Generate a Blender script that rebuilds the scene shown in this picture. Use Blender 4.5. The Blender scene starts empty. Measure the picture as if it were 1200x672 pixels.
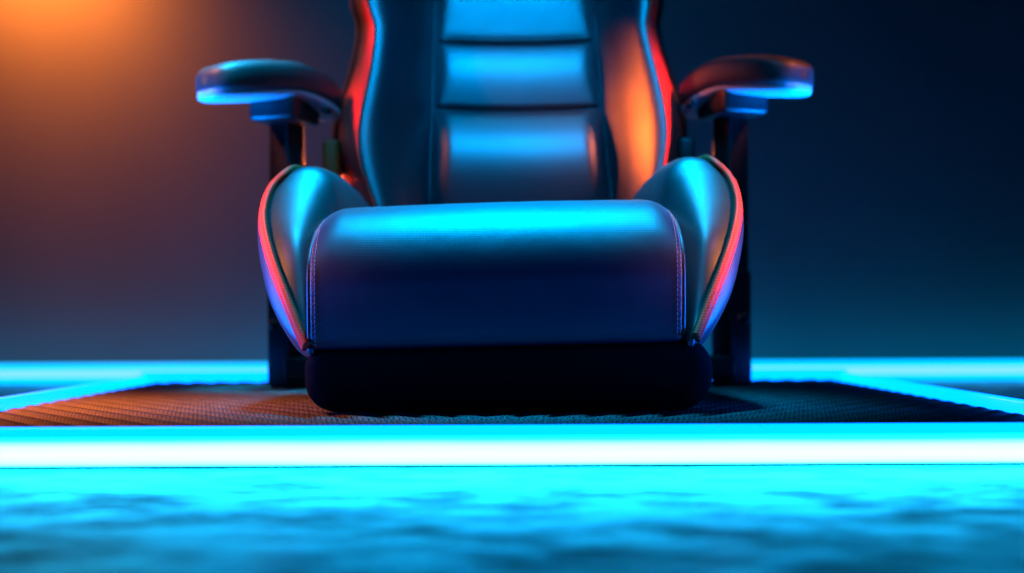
import bpy, bmesh, math, random
import numpy as np
from mathutils import Vector, Matrix
R = math.radians
random.seed(4)
sc = bpy.context.scene
COL = sc.collection

# ------------------------------------------------------------------ camera
cam = bpy.data.cameras.new('camera')
cam.sensor_width = 36; cam.lens = 45
cam.shift_x = 10/1200; cam.shift_y = 39/1200
cam.clip_start = .02; cam.clip_end = 200
cam.dof.use_dof = True; cam.dof.focus_distance = 1.49; cam.dof.aperture_fstop = 2.3
co = bpy.data.objects.new('camera', cam); COL.objects.link(co)
co.matrix_world = Matrix.Translation((0, -1.5, .11)) @ Matrix.Rotation(R(90), 4, 'X') @ Matrix.Rotation(R(-.25), 4, 'Z')
sc.camera = co

# ------------------------------------------------------------------ world and lamps
w = bpy.data.worlds.new('World'); sc.world = w; w.use_nodes = True
w.node_tree.nodes['Background'].inputs[0].default_value = (.0, .012, .05, 1)
w.node_tree.nodes['Background'].inputs[1].default_value = .25
sc.view_settings.view_transform = 'Standard'; sc.view_settings.look = 'None'
sc.view_settings.exposure = 0; sc.view_settings.gamma = 1
sc.cycles.use_denoising = True
sc.cycles.sample_clamp_indirect = 6
sc.cycles.max_bounces = 8

def lamp(name, loc, aim, color, power, sx, sy, spread=180):
    l = bpy.data.lights.new(name, 'AREA'); l.shape = 'RECTANGLE'
    l.size = sx; l.size_y = sy; l.color = color; l.energy = power; l.spread = R(spread)
    o = bpy.data.objects.new(name, l); COL.objects.link(o)
    o.location = loc
    o.rotation_euler = (Vector(aim)-Vector(loc)).to_track_quat('-Z', 'Y').to_euler()
    return o
lamp('cyan_overhead_lamp', (.0, .30, 1.45), (0, .24, .25), (0, .44, 1), 11.5, .46, .36, 27)
lamp('orange_mat_lamp', (-1.25, .40, .75), (-.62, .22, 0), (1, .21, .05), 4.6, .3, .4, 32)
lamp('orange_side_lamp', (-1.0, .30, 1.0), (.262, .6, .39), (1, .15, .02), .6, .12, .12, 11)
lamp('orange_wall_lamp', (-1.15, 1.44, 1.12), (-1.10, 1.64, .92), (1, .21, .025), 4.0, .35, .10, 105)
for sx in (-1, 1):
    lamp('orange_rear_lamp', (sx*.08, .98, .33), (sx*.33, .62, .37), (1, .22, .03), 3.2, .12, .2, 40)
for sx, pw in ((-1, .42), (1, .5)):
    lamp('warm_back_fill', (sx*.80, .38, .86), (sx*.29, .58, .45 if sx > 0 else .40), (1, .22, .10), pw*.8, .10, .10, 19)  # added out-of-view light to brighten the red side bands
    lamp('warm_piping_fill', (sx*.95, -.36, .42), (sx*.265, .09, .23), (1, .30, .10), pw*.75, .12, .12, 15)  # added fill to redden the wing piping, angled off the leather
lamp('cyan_front_lamp', (0, -.6, 1.5), (0, .62, .52), (0, .36, 1), 3.6, .5, .3, 24)
lamp('cyan_armrest_fill', (-.50, .40, 1.25), (-.42, .52, .5), (0, .50, 1), 1.6, .15, .15, 13)  # extra cyan light added above the left pad top
lamp('blue_wall_fill', (-.2, 1.0, 1.5), (-.1, 1.65, .5), (0, .42, 1), .6, .8, .3, 110)  # blue wash added over the backdrop
for sx in (-1, 1):
    lamp('blue_armrest_fill', (sx*.78, .40, .03), (sx*.42, .53, .52), (0, .19, 1), 2.0, .1, .1, 20)  # added uplight on the pad undersides, where the tubes are too weak
    lamp('blue_wing_fill', (sx*.80, -.05, .02), (sx*.26, .12, .14), (0, .13, 1), 4.2, .1, .3, 45)  # added low blue light on the outer seat wings

# ------------------------------------------------------------------ materials
def mat(name, base, rough=.5, spec=.5, emit=None, estr=1, metallic=0, coat=0):
    m = bpy.data.materials.new(name); m.use_nodes = True
    b = m.node_tree.nodes['Principled BSDF']
    b.inputs['Base Color'].default_value = (*base, 1)
    b.inputs['Roughness'].default_value = rough
    b.inputs['Specular IOR Level'].default_value = spec
    b.inputs['Metallic'].default_value = metallic
    b.inputs['Coat Weight'].default_value = coat
    if emit:
        b.inputs['Emission Color'].default_value = (*emit, 1)
        b.inputs['Emission Strength'].default_value = estr
    return m
def nodes(m): return m.node_tree.nodes, m.node_tree.links, m.node_tree.nodes['Principled BSDF']
def noise_node(N, L, scale, detail=4, vec=None, rough=.5):
    n = N.new('ShaderNodeTexNoise'); n.inputs['Scale'].default_value = scale
    n.inputs['Detail'].default_value = detail; n.inputs['Roughness'].default_value = rough
    if vec is not None: L.new(vec, n.inputs['Vector'])
    return n
def ramp(N, L, fac, stops):
    r = N.new('ShaderNodeValToRGB')
    while len(r.color_ramp.elements) < len(stops): r.color_ramp.elements.new(.5)
    for e, (p, c) in zip(r.color_ramp.elements, stops):
        e.position = p; e.color = (*c, 1) if len(c) == 3 else c
    L.new(fac, r.inputs['Fac']); return r
def bump(N, L, B, height, strength, dist, prev=None):
    b = N.new('ShaderNodeBump'); b.inputs['Strength'].default_value = strength
    b.inputs['Distance'].default_value = dist
    L.new(height, b.inputs['Height'])
    if prev is not None: L.new(prev.outputs[0], b.inputs['Normal'])
    L.new(b.outputs[0], B.inputs['Normal']); return b

def leather(name, base, rough=.38, grain=900, wrinkle=9, spec=.9, var=1):
    m = mat(name, base, rough, spec); N, L, B = nodes(m)
    tc = N.new('ShaderNodeTexCoord')
    n1 = noise_node(N, L, wrinkle, 3, tc.outputs['Object'])
    v = N.new('ShaderNodeTexVoronoi'); v.inputs['Scale'].default_value = grain
    L.new(tc.outputs['Object'], v.inputs['Vector'])
    b1 = bump(N, L, B, n1.outputs[0], .16, .012)
    bump(N, L, B, v.outputs['Distance'], .18, .0005, b1)
    n2 = noise_node(N, L, 25, 5, tc.outputs['Object'])
    r = ramp(N, L, n2.outputs[0], [(.3, (rough-.04*var,)*3), (.7, (rough+.06*var,)*3)])
    L.new(r.outputs[0], B.inputs['Roughness'])
    return m
LEATHER = leather('black_leather', (.004, .005, .009), .48, 900, 6, .7, .5)
LEATHER_BACK = leather('black_back_leather', (.003, .004, .007), .42, 900, 4, .6, .2)
RED = leather('red_leather', (.75, .025, .02), .42, 700, 10, .15)
BASE_FABRIC = leather('black_base_fabric', (.003, .003, .004), .85, 1200, 6, .05)
PLASTIC = leather('black_plastic', (.006, .0065, .008), .36, 1500, 3, .3)

# woven cushion cloth: a fine net of raised dots
CUSHION = mat('perforated_leather', (.016, .02, .034), .5, .75)
N, L, B = nodes(CUSHION)
tc = N.new('ShaderNodeTexCoord')
mp = N.new('ShaderNodeMapping'); mp.inputs['Rotation'].default_value = (0, R(45), 0)
L.new(tc.outputs['Object'], mp.inputs['Vector'])
sep = N.new('ShaderNodeSeparateXYZ'); L.new(mp.outputs[0], sep.inputs[0])
def sine(sock, k):
    a = N.new('ShaderNodeMath'); a.operation = 'MULTIPLY'; a.inputs[1].default_value = k; L.new(sock, a.inputs[0])
    s = N.new('ShaderNodeMath'); s.operation = 'SINE'; L.new(a.outputs[0], s.inputs[0]); return s.outputs[0]
mul = N.new('ShaderNodeMath'); mul.operation = 'MULTIPLY'
L.new(sine(sep.outputs['X'], 2*math.pi/.0030), mul.inputs[0]); L.new(sine(sep.outputs['Z'], 2*math.pi/.0030), mul.inputs[1])
n1 = noise_node(N, L, 7, 3, tc.outputs['Object'])
b1 = bump(N, L, B, n1.outputs[0], .3, .012)
bump(N, L, B, mul.outputs[0], .22, .0004, b1)
rc = ramp(N, L, mul.outputs[0], [(0, (.004, .003, .014)), (.6, (.010, .006, .038))])
L.new(rc.outputs[0], B.inputs['Base Color'])

# red woven piping cord
PIPING = mat('red_piping', (.75, .07, .05), .5, .1)
N, L, B = nodes(PIPING)
tc = N.new('ShaderNodeTexCoord')
wv = N.new('ShaderNodeTexWave'); wv.inputs['Scale'].default_value = 95; wv.bands_direction = 'Z'
wv.inputs['Distortion'].default_value = 1.5; wv.inputs['Detail'].default_value = 2; wv.inputs['Detail Scale'].default_value = 3
L.new(tc.outputs['Object'], wv.inputs['Vector'])
bump(N, L, B, wv.outputs[0], .25, .001)
rc = ramp(N, L, wv.outputs[0], [(0, (.72, .035, .012)), (1, (.85, .055, .02))])
L.new(rc.outputs[0], B.inputs['Base Color'])
THREAD = mat('pale_thread', (.55, .20, .22), .7, .1)

CYAN = (.0, .42, 1.0)
TUBE = mat('cyan_light_tube', (.03, .06, .07), .3, .3, CYAN, 1.9)
TUBE_BLUE = mat('deep_cyan_light_tube', (.03, .06, .07), .3, .3, (0, .135, 1), 6)
TUBE_CORE = mat('white_light_diffuser', (.05, .06, .07), .3, .3, (.03, .62, 1.0), 17.5)
N, L, B = nodes(TUBE_CORE)
tc = N.new('ShaderNodeTexCoord')
mp = N.new('ShaderNodeMapping'); mp.inputs['Scale'].default_value = (1.5, 1, 12); L.new(tc.outputs['Object'], mp.inputs[0])
n = noise_node(N, L, 1.6, 3, mp.outputs[0])
sp = N.new('ShaderNodeSeparateXYZ'); L.new(tc.outputs['Object'], sp.inputs[0])
ma = N.new('ShaderNodeMath'); ma.operation = 'MULTIPLY_ADD'; ma.inputs[1].default_value = 1/.030
L.new(sp.outputs['Z'], ma.inputs[0])
mb = N.new('ShaderNodeMath'); mb.operation = 'MULTIPLY_ADD'; mb.inputs[1].default_value = .22; mb.inputs[2].default_value = -.11
L.new(n.outputs[0], mb.inputs[0]); L.new(mb.outputs[0], ma.inputs[2])
r = ramp(N, L, ma.outputs[0], [(.08, (.022, .68, 1)), (.25, (.048, .68, 1)), (.45, (.056, .68, 1)), (.70, (.046, .68, 1)), (.92, (.001, .5, 1))])
L.new(r.outputs[0], B.inputs['Emission Color'])
TUBE_PALE = mat('pale_cyan_diffuser', (.05, .07, .08), .3, .3, (.13, .42, 1.0), 2.0)
BODY = mat('platform_black', (.01, .01, .012), .5)

# rubber mat with fine woven dots
RUBBER = mat('woven_rubber', (.2, .2, .2), .6, .12)
COVER = mat('orange_lit_plastic', (.6, .03, .004), .5, .15)  # orange light on the left hinge cover put into its base colour
PAD = leather('black_rubber_pad', (.005, .006, .008), .5, 1500, 4, .5, .6)
PLATE = mat('grey_plastic', (.2, .21, .23), .45, .4)
N, L, B = nodes(RUBBER)
tc = N.new('ShaderNodeTexCoord')
sep = N.new('ShaderNodeSeparateXYZ'); L.new(tc.outputs['Object'], sep.inputs[0])
mul = N.new('ShaderNodeMath'); mul.operation = 'MULTIPLY'
L.new(sine(sep.outputs['X'], 2*math.pi/.0052), mul.inputs[0]); L.new(sine(sep.outputs['Y'], 2*math.pi/.022), mul.inputs[1])
n = noise_node(N, L, 60, 4, tc.outputs['Object'])
mx = N.new('ShaderNodeMath'); mx.operation = 'MULTIPLY_ADD'; mx.inputs[1].default_value = 1.4
L.new(n.outputs[0], mx.inputs[0]); L.new(mul.outputs[0], mx.inputs[2])
rc = ramp(N, L, mx.outputs[0], [(.1, (.002, .002, .0025)), (.9, (.08, .074, .072))])
L.new(rc.outputs[0], B.inputs['Base Color'])
bump(N, L, B, mx.outputs[0], .4, .0012)

# worn epoxy floor
FLOOR = mat('worn_epoxy_floor', (.05, .2, .26), .3, .3)
N, L, B = nodes(FLOOR)
tc = N.new('ShaderNodeTexCoord')
mp = N.new('ShaderNodeMapping'); mp.inputs['Scale'].default_value = (1, 1.6, 1); L.new(tc.outputs['Object'], mp.inputs[0])
n1 = noise_node(N, L, 14, 8, mp.outputs[0], .58)
n2 = noise_node(N, L, 30, 6, mp.outputs[0], .6)
B.inputs['Metallic'].default_value = .85; B.inputs['Specular Tint'].default_value = (.02, .8, .92, 1)
rc = ramp(N, L, n1.outputs[0], [(.36, (.006, .10, .11)), (.5, (.010, .36, .38)), (.63, (.02, .64, .63))])
L.new(rc.outputs[0], B.inputs['Base Color'])
rr = ramp(N, L, n1.outputs[0], [(.36, (.46,)*3), (.56, (.28,)*3)])
L.new(rr.outputs[0], B.inputs['Roughness'])
b1 = bump(N, L, B, n1.outputs[0], .12, .01)
bump(N, L, B, n2.outputs[0], .25, .002, b1)

WALL = mat('grey_backdrop', (.26, .26, .28), .85, .2)
N, L, B = nodes(WALL)
tc = N.new('ShaderNodeTexCoord')
n1 = noise_node(N, L, 1.3, 3, tc.outputs['Object'])
rc = ramp(N, L, n1.outputs[0], [(.3, (.23, .235, .225)), (.7, (.29, .295, .28))]); L.new(rc.outputs[0], B.inputs['Base Color'])

# ------------------------------------------------------------------ helpers
def tag(o, label, cat, group=None):
    o['label'] = label; o['category'] = cat
    if group: o['group'] = group
    return o
def link(name, me, m, parent=None, smooth=True):
    o = bpy.data.objects.new(name, me); COL.objects.link(o)
    if m: me.materials.append(m)
    if parent: o.parent = parent
    if smooth:
        for p in me.polygons: p.use_smooth = True
    return o
def mesh(name, verts, faces, m, parent=None, smooth=True):
    me = bpy.data.meshes.new(name)
    me.from_pydata([tuple(map(float, v)) for v in verts], [], faces)
    bm = bmesh.new(); bm.from_mesh(me); bmesh.ops.recalc_face_normals(bm, faces=bm.faces); bm.to_mesh(me); bm.free()
    return link(name, me, m, parent, smooth)
def box(name, lo, hi, m, parent=None, bev=.003, seg=3, smooth=True, rot=0, pivot=None):
    bm = bmesh.new(); bmesh.ops.create_cube(bm, size=1)
    lo, hi = Vector(lo), Vector(hi)
    for v in bm.verts:
        v.co = Vector([lo[i] + (v.co[i]+.5)*(hi[i]-lo[i]) for i in range(3)])
    if bev: bmesh.ops.bevel(bm, geom=bm.edges[:], offset=bev, segments=seg, profile=.5, affect='EDGES')
    if rot:
        c = Vector(pivot) if pivot else (lo+hi)/2
        bmesh.ops.rotate(bm, verts=bm.verts, cent=c, matrix=Matrix.Rotation(rot, 3, 'Z'))
    me = bpy.data.meshes.new(name); bm.to_mesh(me); bm.free()
    return link(name, me, m, parent, smooth)
def P(px, py, y):                       # measured point at depth y
    d = y + 1.5
    return np.array([(px-590)*d/1500, y, .11-(py-375)*d/1500])
def catmull(pts, n, cyclic=False):
    pts = np.array(pts, float); k = len(pts); out = []
    segs = k if cyclic else k-1
    for i in range(segs):
        if cyclic: p0, p1, p2, p3 = pts[(i-1) % k], pts[i], pts[(i+1) % k], pts[(i+2) % k]
        else: p0, p1, p2, p3 = pts[max(i-1, 0)], pts[i], pts[i+1], pts[min(i+2, k-1)]
        for j in range(n):
            t = j/n
            out.append(.5*((2*p1)+(-p0+p2)*t+(2*p0-5*p1+4*p2-p3)*t*t+(-p0+3*p1-3*p2+p3)*t**3))
    if not cyclic: out.append(pts[-1])
    return np.array(out)
def loft(name, rows, m, parent=None, nu=6, nv=6, cyclic=False, caps=False):
    rows = [catmull(r, nv, cyclic) for r in rows]
    A = np.array(rows)                                  # stations x ring x 3
    A = np.array([catmull(A[:, i], nu) for i in range(A.shape[1])]).transpose(1, 0, 2)
    return grid(name, A, m, parent, cyclic, caps)
def grid(name, A, m, parent=None, cyclic=False, caps=False):
    S, K = A.shape[:2]; v = A.reshape(-1, 3); f = []
    for i in range(S-1):
        for j in range(K if cyclic else K-1):
            f.append((i*K+j, i*K+(j+1) % K, (i+1)*K+(j+1) % K, (i+1)*K+j))
    if caps:
        f.append(tuple(range(K))); f.append(tuple((S-1)*K+j for j in range(K)))
    return mesh(name, v, f, m, parent)
def tube_verts(path, r, k=10, flat=1):
    path = np.array(path); out = []
    up = np.array([0, 0, 1.0])
    for i, p in enumerate(path):
        t = path[min(i+1, len(path)-1)]-path[max(i-1, 0)]; t = t/(np.linalg.norm(t)+1e-9)
        a = np.cross(t, up if abs(t[2]) < .9 else np.array([0, 1.0, 0])); a /= np.linalg.norm(a); b = np.cross(a, t)
        out.append([p + r*(math.cos(q)*a + flat*math.sin(q)*b) for q in np.linspace(0, 2*math.pi, k, endpoint=False)])
    return np.array(out)
def tube(name, path, r, m, parent=None, k=10):
    return grid(name, tube_verts(path, r, k), m, parent, True, True)
def empty(name, loc=(0, 0, 0)):
    o = bpy.data.objects.new(name, None); COL.objects.link(o); o.location = loc; return o

# ------------------------------------------------------------------ setting
FZ = -.037
fl = mesh('floor', [(-30, -30, FZ), (30, -30, FZ), (30, 1.7, FZ), (-30, 1.7, FZ)], [(0, 1, 2, 3)], FLOOR); fl['kind'] = 'structure'
wl = box('wall', (-6, 1.65, FZ), (6, 1.75, 4), WALL, bev=0, smooth=False); wl['kind'] = 'structure'

# cyan tube along the foot of the wall
bt = empty('wall_light_tube', (0, 1.53, FZ))
tag(bt, 'long straight cyan light tube lying on the floor along the foot of the backdrop', 'light tube')
o = box('light_tube', (-3, -.025, .001), (3, .025, .048), TUBE, bt, .008)
o = box('diffuser', (-3, -.029, .016), (3, -.0255, .033), TUBE_PALE, bt, .001, 2)

# platform with a tube on every side
X0, X1, Y0, Y1 = -.654, .619, -.2, .857
pf = empty('display_platform', (0, 0, FZ))
tag(pf, 'low black square platform edged with glowing cyan light tubes under the chair mat', 'platform')
def pbox(name, lo, hi, m, bev=.003, seg=3):
    return box(name, (lo[0], lo[1], lo[2]-FZ), (hi[0], hi[1], hi[2]-FZ), m, pf, bev, seg)
pbox('platform_body', (X0, Y0, FZ+.001), (X1, Y1, -.0065), BODY, .001, 1)
T = .014
o = pbox('light_tube', (X0-T, Y0-.026, -.0065), (X1+T, Y0-.001, .0035), TUBE_BLUE, .0025); o['label'] = 'front cyan tube cap above the white diffuser'
o = pbox('light_diffuser', (X0-T, Y0-.025, FZ+.0025), (X1+T, Y0-.002, -.007), TUBE_CORE, .006); o['label'] = 'bright white front light bar'
pbox('tube_channel', (X0-T, Y0-.022, FZ+.0005), (X1+T, Y0-.002, FZ+.002), BODY, .0005, 1)
pbox('light_tube', (X0-T, Y0, FZ+.002), (X0-.001, Y1, .0105), TUBE_BLUE, .003)
pbox('light_tube', (X1+.001, Y0, FZ+.002), (X1+T, Y1, .0105), TUBE_BLUE, .003)
pbox('light_tube', (X0-T, Y1+.001, FZ+.002), (X1+T, Y1+T, .0165), TUBE_BLUE, .003)

# ribbed mat
nx, ny = 480, 440
xs = np.linspace(X0+.002, X1-.002, nx); ys = np.linspace(Y0+.002, Y1-.002, ny)
XX, YY = np.meshgrid(xs, ys)
cx = -.02
chev = YY - 1.33*np.abs(XX-cx)*-1*0 + 0
a = (YY + 1.33*(XX-cx)); b = (YY - 1.33*(XX-cx))
per = .056
ra = np.abs(((a/per) % 1)-.5)*2; rb = np.abs(((b/per) % 1)-.5)*2
wl_ = np.clip(.5-(XX-cx)/.5, 0, 1)       # herringbone: one rib family to each side, both crossing in the middle
ridge = lambda q: np.clip((q-.25)/.5, 0, 1)**2*(3-2*np.clip((q-.25)/.5, 0, 1))
H = np.maximum(ridge(ra)*np.clip(wl_*2, 0, 1), ridge(rb)*np.clip((1-wl_)*2, 0, 1))
edge = np.minimum(np.minimum(XX-X0, X1-XX), np.minimum(YY-Y0, Y1-YY))
ZZ = -.0060 + .0060*H*np.clip((edge-.006)/.022, 0, 1)
vv = np.stack([XX, YY, ZZ], -1).reshape(-1, 3)
ii = (np.arange(ny-1)[:, None]*nx + np.arange(nx-1)[None]).reshape(-1)
ff = np.stack([ii, ii+1, ii+nx+1, ii+nx], -1)
me = bpy.data.meshes.new('floor_mat'); me.from_pydata(vv.tolist(), [], ff.tolist())
mt = link('floor_mat', me, RUBBER)
tag(mt, 'dark ribbed woven rubber mat lying on the platform under the chair', 'mat')

# ------------------------------------------------------------------ chair
ch = empty('gaming_chair', (0, .25, 0))
CH = Vector((0, .25, 0))
tag(ch, 'black leather gaming chair with red piping and winged bucket seat standing on the mat', 'chair')
def put(o):                               # meshes are modelled in world space, then hung on the chair
    o.data.transform(Matrix.Translation(-CH)) ; o.parent = ch; return o
def under(o, part):                       # sub-part of a part (the part's origin is the chair's)
    o.data.transform(Matrix.Translation(-CH)); o.parent = part; return o

def tilt(v):                              # the seat stands a hair higher on its right
    v = np.array(v, float); k = np.clip(v[..., 2]/.1, 0, 1)
    v[..., 2] += .024*(v[..., 0]+.20)*k
    return v

# seat base under the cushion
def rounded_bar(name, x0, x1, prof, rx, m, inset=1.0, nseg=10, top_r=None):
    """profile (y,z) extruded along x with rounded ends"""
    prof = np.array(prof); c = prof.mean(0)
    st = []
    th = np.linspace(0, math.pi/2, nseg)
    for t in th: st.append((x0+rx*(1-math.sin(t)), rx*(1-math.cos(t))))
    st = [(x0+rx*(1-math.sin(t)), rx*(1-math.sin(math.pi/2-t+0) if 0 else rx*0+rx*(1-math.sqrt(max(0, 1-(1-math.sin(t))**2)))/rx)) for t in th]
    left = st
    right = [(x1-(x-x0), d) for x, d in reversed(st)]
    mids = [(x0+rx+(x1-x0-2*rx)*k/12, 0) for k in range(1, 12)]
    rows = []
    for x, d in left+mids+right:
        q = prof-c; ext = np.abs(q).max(0)
        s = 1-d*inset/ext
        rows.append(np.column_stack([np.full(len(prof), x), c[0]+q[:, 0]*s[0], c[1]+q[:, 1]*s[1]]))
    return np.array(rows)
def rrect_profile(y0, y1, z0, z1, rs, n=8):
    cs = [(y0, z0, 180, rs[0]), (y1, z0, 270, rs[1]), (y1, z1, 0, rs[2]), (y0, z1, 90, rs[3])]
    out = []
    for y, z, a0, r in cs:
        cy = y+r if y == y0 else y-r; cz = z+r if z == z0 else z-r
        for t in np.linspace(a0, a0+90, n):
            out.append((cy+r*math.cos(R(t)), cz+r*math.sin(R(t))))
    return out
def base_ring(inset, y):
    x0, x1, z0, z1 = -.237+inset, .249-inset, .0006+inset, .0775-inset*.5
    pts = []
    for cx_, cz_, a0, r in ((x0, z0, 180, .038), (x1, z0, 270, .040), (x1, z1, 0, .034), (x0, z1, 90, .024)):
        r = max(r-inset, .003)
        for t in np.linspace(a0, a0+90, 9):
            pts.append(((cx_+r if a0 in (180, 90) else cx_-r)+r*math.cos(R(t)), y, (cz_+r if a0 in (180, 270) else cz_-r)+r*math.sin(R(t))))
    pts = np.array(pts); pts[:, 2] += .024*(pts[:, 0]+.2)*np.clip(pts[:, 2]/.08, 0, 1)
    return pts
A = np.array([base_ring(.024*(1-math.sin(t)), .004+.024*(1-math.cos(t))) for t in np.linspace(0, math.pi/2, 8)]+[base_ring(0, .2), base_ring(0, .46)])
base = put(grid('seat_base', A, BASE_FABRIC, None, True, True))

# cushion roll
prof = catmull([(.50, .10), (.25, .080), (.05, .0735), (.012, .0755), (.003, .085), (.0005, .105), (.0, .135), (.0, .160), (.006, .190), (.022, .2155), (.050, .236),
                (.092, .248), (.16, .2525), (.30, .250), (.50, .243)], 5)
cX0, cX1 = -.2325, .2155
rows = []
rT, rS = .040, .012
xs = np.concatenate([cX0+rT*(1-np.cos(np.linspace(0, math.pi/2, 14))), np.linspace(cX0+rT, cX1-rT, 24)[1:-1], cX1-rT*np.cos(np.linspace(math.pi/2, 0, 14))+0])
xs = np.concatenate([cX0+rT*(1-np.cos(np.linspace(0, math.pi/2, 14))), np.linspace(cX0+rT, cX1-rT, 24)[1:-1], cX1-rT*(1-np.cos(np.linspace(math.pi/2, 0, 14)))])
def cushion_pt(x, y, z):
    e = min(x-cX0, cX1-x)
    dT = 0 if e >= rT else rT-math.sqrt(max(0, rT**2-(rT-e)**2))
    dS = 0 if e >= rS else rS-math.sqrt(max(0, rS**2-(rS-e)**2))
    k = np.clip((z-.15)/.09, 0, 1); k = k*k*(3-2*k)
    kb = np.clip((.11-z)/.03, 0, 1)
    zz = z-dT*k*1.0+dS*kb
    # crown: a padded cushion is a little fuller in the middle
    u = (x-cX0)/(cX1-cX0)*2-1
    zz += .003*(1-u*u)*k
    ky = np.clip((.3-y)/.25, 0, 1)
    yy = y+dS*ky*.9-.004*(1-u**4)*ky*np.clip(math.sin((z-.08)/.17*math.pi), 0, 1)
    return (x, yy, zz)
A = tilt(np.array([[cushion_pt(x, y, z) for y, z in prof] for x in xs]))
cush = put(grid('seat_cushion', A, CUSHION, None, True, True))
# seam cords and stitches at both ends
fp = [q for q in catmull([(.012, .0755), (.003, .085), (.0005, .105), (.0, .135), (.0, .160), (.006, .190), (.022, .2155), (.050, .236), (.092, .248), (.16, .2525)], 10)]
for xe, sg in ((cX0, 1), (cX1, -1)):
    path = tilt(np.array([cushion_pt(xe+sg*.0035, y, z) for y, z in fp]))
    under(tube('seam_cord', path, .0022, LEATHER, None, 8), cush)
    V, F = [], []
    for off in (.0075, .0115):
        pth = tilt(np.array([cushion_pt(xe+sg*off, y, z) for y, z in fp]))
        pth[:, 1] -= .0006
        seg = np.linalg.norm(np.diff(pth, axis=0), axis=1); s = np.concatenate([[0], np.cumsum(seg)])
        q = .002
        while q < s[-1]-.005:
            pp = np.array([[np.interp(q+h, s, pth[:, i]) for i in range(3)] for h in (0, .0012, .0024, .0036)])
            tv = tube_verts(pp, .0005, 6).reshape(-1, 3); b0 = len(V); V += list(tv)
            for i in range(3):
                for j in range(6):
                    F.append((b0+i*6+j, b0+i*6+(j+1) % 6, b0+(i+1)*6+(j+1) % 6, b0+(i+1)*6+j))
            q += .0056
    under(mesh('stitching', V, F, THREAD), cush)

# side wings of the seat
secs = [  # y, piping, outer middle, outer low, under, inner low, inner middle
 (.006, (362,405), (361,410), (363,415), (365,416), (367,412), (365,406)),
 (.022, (353,385), (351,401), (361,417), (368,415), (370,405), (361,386)),
 (.042, (338,348), (332,380), (357,416), (372,414), (374,395), (356,345)),
 (.064, (324,311), (316,350), (350,411), (376,412), (380,375), (352,297)),
 (.090, (314,276), (309,324), (345,405), (380,410), (388,350), (358,270)),
 (.118, (312,247), (305,299), (342,400), (384,408), (396,325), (366,244)),
 (.148, (322,219), (305,277), (340,396), (388,405), (402,305), (378,222)),
 (.178, (345,199), (307,262), (340,392), (392,402), (406,295), (392,211)),
]
def wing(side):
    rows = []
    for y, *pp in secs:
        rows.append([P(px, py, y) for px, py in pp])
    last = np.array(rows[-1])
    for y, dz, dx in ((.26, .006, .004), (.36, .004, .008), (.47, -.004, .014), (.58, -.02, .02)):
        r = last.copy(); r[:, 1] = y; r[:, 0] += dx; r[:, 2] += dz*np.array([1, .6, 0, 0, .3, 1]); rows.append(list(r))
    rows = np.array(rows)
    if side > 0:
        rows[..., 0] = -.006-rows[..., 0]; rows[..., 2] += .0105*np.clip(rows[..., 2]/.1, 0, 1)
    wg = put(loft('seat_wing', rows, LEATHER, None, 6, 7, True, True))
    path = catmull(rows[:, 0], 10)
    under(tube('piping', path+np.array([side*.002, -.003, .001]), .0056, PIPING, None, 12), wg)
    under(tube('piping_seam', path+np.array([side*.0065, .003, -.004]), .0028, RED, None, 8), wg)
wing(-1); wing(1)

# backrest: station heights measured on the picture, lean 16 degrees
pys = np.array([-280, -200, -120, -60, 0, 30, 60, 90, 120, 150, 180, 210, 240, 275])
LO = np.array([470, 445, 425, 416, 417, 424, 421, 414, 405, 399, 400, 413, 428, 445])
LI = np.array([478, 459, 441, 430, 432, 440, 438, 433, 426, 421, 422, 430, 440, 452])
RI = np.array([718, 738, 753, 763, 763, 760, 766, 774, 781, 785, 783, 776, 765, 750])
RO = np.array([726, 751, 768, 777, 775, 770, 775, 784, 793, 798, 797, 791, 776, 757])
PL = np.array([516, 515, 514, 513, 512, 511, 510, 509, 508, 507, 506, 505, 505, 505])
PR = np.array([692, 693, 694, 695, 697, 699, 701, 704, 706, 709, 712, 715, 717, 718])
def yb(py):
    z = .3
    for _ in range(5):
        y = .58+.20*(z-.2); z = .11-(py-375)*(y+1.5)/1500
    return y
YB = np.array([yb(p) for p in pys])
bs = put(loft('backrest', [[P(LO[i]+4, p, YB[i]+.025), P(LO[i]+12, p, YB[i]+.08), P(590, p, YB[i]+.115), P(RO[i]-12, p, YB[i]+.08), P(RO[i]-4, p, YB[i]+.025), P(PR[i]+20, p, YB[i]+.03), P(PL[i]-20, p, YB[i]+.03)]
               for i, p in enumerate(pys)], PLASTIC, None, 5, 5, True, True))
for side in (-1, 1):
    O, I, E = (LO, LI, PL) if side < 0 else (RO, RI, PR)
    band, wingr = [], []
    for i, p in enumerate(pys):
        y = YB[i]; D = I[i]-E[i]
        f = 1.0
        band.append([P(O[i]-side*5, p, y+.055), P(O[i], p, y+.02), P(O[i]*.62+I[i]*.38+side*1.5, p, y-.035), P(O[i]*.15+I[i]*.85+side*.6, p, y-.074), P(I[i], p, y-.080), P(I[i]-side*3, p, y-.070)])
        wingr.append([P(I[i], p, y-.072), P(E[i]+D*.95, p, y-.0765), P(E[i]+D*.76, p, y-.070), P(E[i]+D*.44, p, y-.042), P(E[i]+D*.16, p, y-.008), P(E[i], p, y+.014)])
    under(loft('side_band', band, RED, None, 5, 6), bs)
    under(loft('back_wing', wingr, LEATHER_BACK, None, 5, 6), bs)
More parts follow.
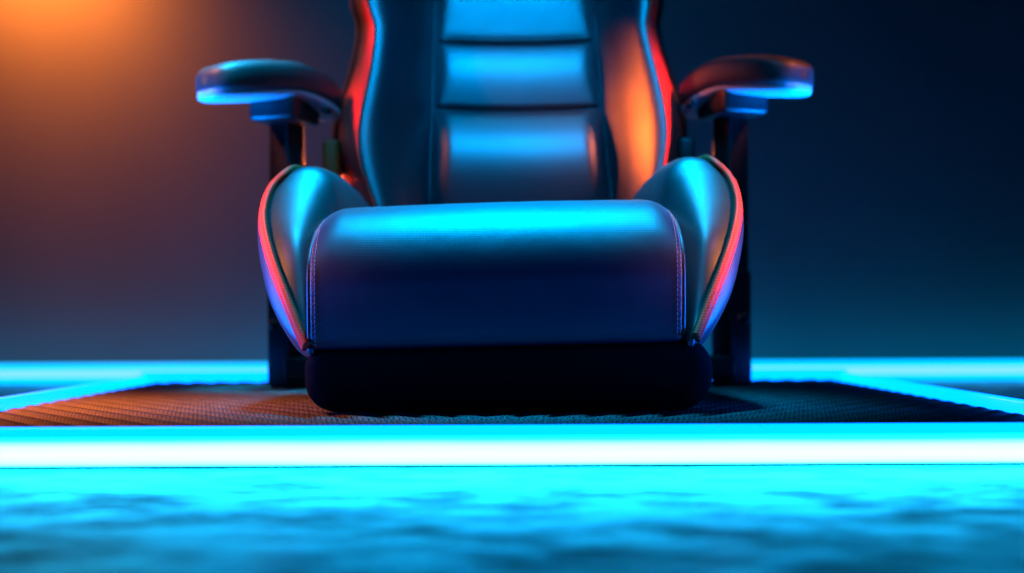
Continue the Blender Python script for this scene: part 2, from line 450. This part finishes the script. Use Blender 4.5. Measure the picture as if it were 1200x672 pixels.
# padded centre panel in stitched segments
def panel():
    seams = [-280, -180, -80, 49, 127, 262]
    rowsY, amp = [], []
    for a0, a1 in zip(seams[:-1], seams[1:]):
        for t in np.linspace(0, 1, 34)[:(34 if a1 == 262 else 33)]:
            s = t**.72
            prof_ = math.sin(math.pi*min(1, s))**.95 - .22*math.exp(-(t/.035)**2) - .22*math.exp(-((1-t)/.035)**2) if 0 < s < 1 else -.22
            rowsY.append(a0+(a1-a0)*t); amp.append((.030 if a1 == 262 else .010)*prof_)
    out = []
    for p, a in zip(rowsY, amp):
        y = yb(p); l = np.interp(p, pys, PL); r = np.interp(p, pys, PR); row = []
        for u in np.linspace(0, 1, 33):
            e = min(u, 1-u); k = min(1, e/.06); k = math.sqrt(max(0, 1-(1-k)**2))
            sag = 4*(u-.5)**2*3.0
            row.append(P(l+(r-l)*u, p-sag+1.5, y+.010-(.010+a*min(1, e/.10)**.6)*k+.012*(4*(u-.5)**2-1)*.0))
        out.append(row)
    return grid('back_panel', np.array(out), LEATHER_BACK)
pn = under(panel(), bs)
for p in (-180, -80, 49, 127):  # matte black cord added to put shade into the seam grooves
    y = yb(p); l = np.interp(p, pys, PL); r = np.interp(p, pys, PR)
    under(tube('seam_shade_cord', [P(l+(r-l)*u, p-4*(u-.5)**2*3.0+1.2, y-.0005+.008*(abs(2*u-1)**10)) for u in np.linspace(.03, .97, 31)], .0034, BASE_FABRIC, None, 8), bs)
for Ecol in (PL, PR):
    under(tube('panel_seam', catmull([P(Ecol[i], p, YB[i]+.011) for i, p in enumerate(pys)], 5), .0016, LEATHER_BACK, None, 8), bs)
# hinge covers beside the backrest
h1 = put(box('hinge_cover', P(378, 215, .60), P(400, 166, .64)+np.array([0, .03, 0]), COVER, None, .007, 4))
h1['label'] = 'hinge cover left of the backrest, orange light in its colour'
h2 = put(box('hinge_cover', P(797, 215, .60), P(813, 165, .64)+np.array([0, .03, 0]), PLASTIC, None, .007, 4))

# armrests
def armrest(side):
    ya = .60
    def X(px): return px if side < 0 else 1194-px
    up = 0 if side < 0 else 5
    def Q(px, py, y): return P(X(px), py-up, y)
    L_ = .215 if side < 0 else .20
    n, k = 40, 36
    o_ = Q(240, 94, .47); i_ = Q(392, 100, .66)
    if side > 0: o_ = P(944, 90, .48); i_ = P(809, 98, .66)
    ax = (i_-o_); Lx = np.linalg.norm(ax[:2]); d2 = np.array([ax[0], ax[1], 0])/Lx
    perp = np.array([-d2[1], d2[0], 0])
    V = []
    for s in np.linspace(0, 1, n):
        q = math.sin(s*math.pi/2)**2 if 0 else s
        q = .5-.5*math.cos(math.pi*s)
        e = 1-abs(2*q-1)**4.5
        wdt = .055*max(e, 0)**.36; th = .0295*max(e, 0)**.27*(1-.12*q)
        c = o_+d2*Lx*q; c[2] = o_[2]+(i_[2]-o_[2])*q
        c[2] -= .036*np.clip((q-.55)/.45, 0, 1)**1.6 - .006*math.sin(math.pi*q)
        ring = []
        for t in np.linspace(0, 2*math.pi, k, endpoint=False):
            cs, sn = math.cos(t), math.sin(t)
            ring.append(c+perp*wdt*math.copysign(abs(cs)**.5, cs)+np.array([0, 0, th*math.copysign(abs(sn)**.6, sn)]))
        V.append(ring)
    pad = put(grid('armrest', np.array(V), PAD, None, True, True))
    V = np.array(V); cen = V.mean(1, keepdims=True)
    W = cen+(V-cen)*np.array([.86, .86, .5]); W[..., 2] -= .0195
    W = W[2:-2]
    under(grid('pad_base', W, PLATE, None, True, True), pad)
    # column
    c = Q(337, 150, ya+.02); rot = R(-38) if side < 0 else R(38)
    under(box('armrest_column', (c[0]-.024, c[1]-.019, .02), (c[0]+.024, c[1]+.019, Q(337, 118, ya)[2]), PLASTIC, None, .004, 3, True, rot), pad)
    s0 = Q(337, 250, ya+.02)
    under(box('column_sleeve', (c[0]-.0275, c[1]-.0225, .0), (c[0]+.0275, c[1]+.0225, .19), PLASTIC, None, .006, 3, True, rot), pad)
    # slide box under the pad
    lo = Q(303, 142, ya-.02); hi = Q(362, 108, ya-.02)
    xa, xb = sorted((lo[0], hi[0]))
    under(box('slide_bracket', (xa, ya-.05, lo[2]), (xb, ya+.05, hi[2]), PLASTIC, None, .008, 3, True, R(-18)*-side), pad)
    # push button and height knob
    for (px, py, yy, r) in ((384, 128, ya-.01, .009), (322, 379, ya-.03, .010)):
        bm = bmesh.new(); bmesh.ops.create_uvsphere(bm, u_segments=20, v_segments=12, radius=r)
        q = Q(px, py, yy)
        for v in bm.verts: v.co = Vector(q)+Vector((v.co.x, v.co.y*1.3, v.co.z*.9))
        me = bpy.data.meshes.new('knob'); bm.to_mesh(me); bm.free()
        under(link('knob', me, PLASTIC), pad)
    # arm that ties the column to the seat base
    xa, xb = sorted((c[0], side*.20))
    under(box('mounting_arm', (xa, ya-.02, .012), (xb, ya+.03, .05), PLASTIC, None, .006), pad)
armrest(-1); armrest(1)
box_ = put(box('seat_frame', (-.21, .40, .01), (.21, .68, .075), PLASTIC, None, .01))
box2 = put(box('back_bracket', (-.06, .56, .06), (.06, .69, .22), PLASTIC, None, .01))
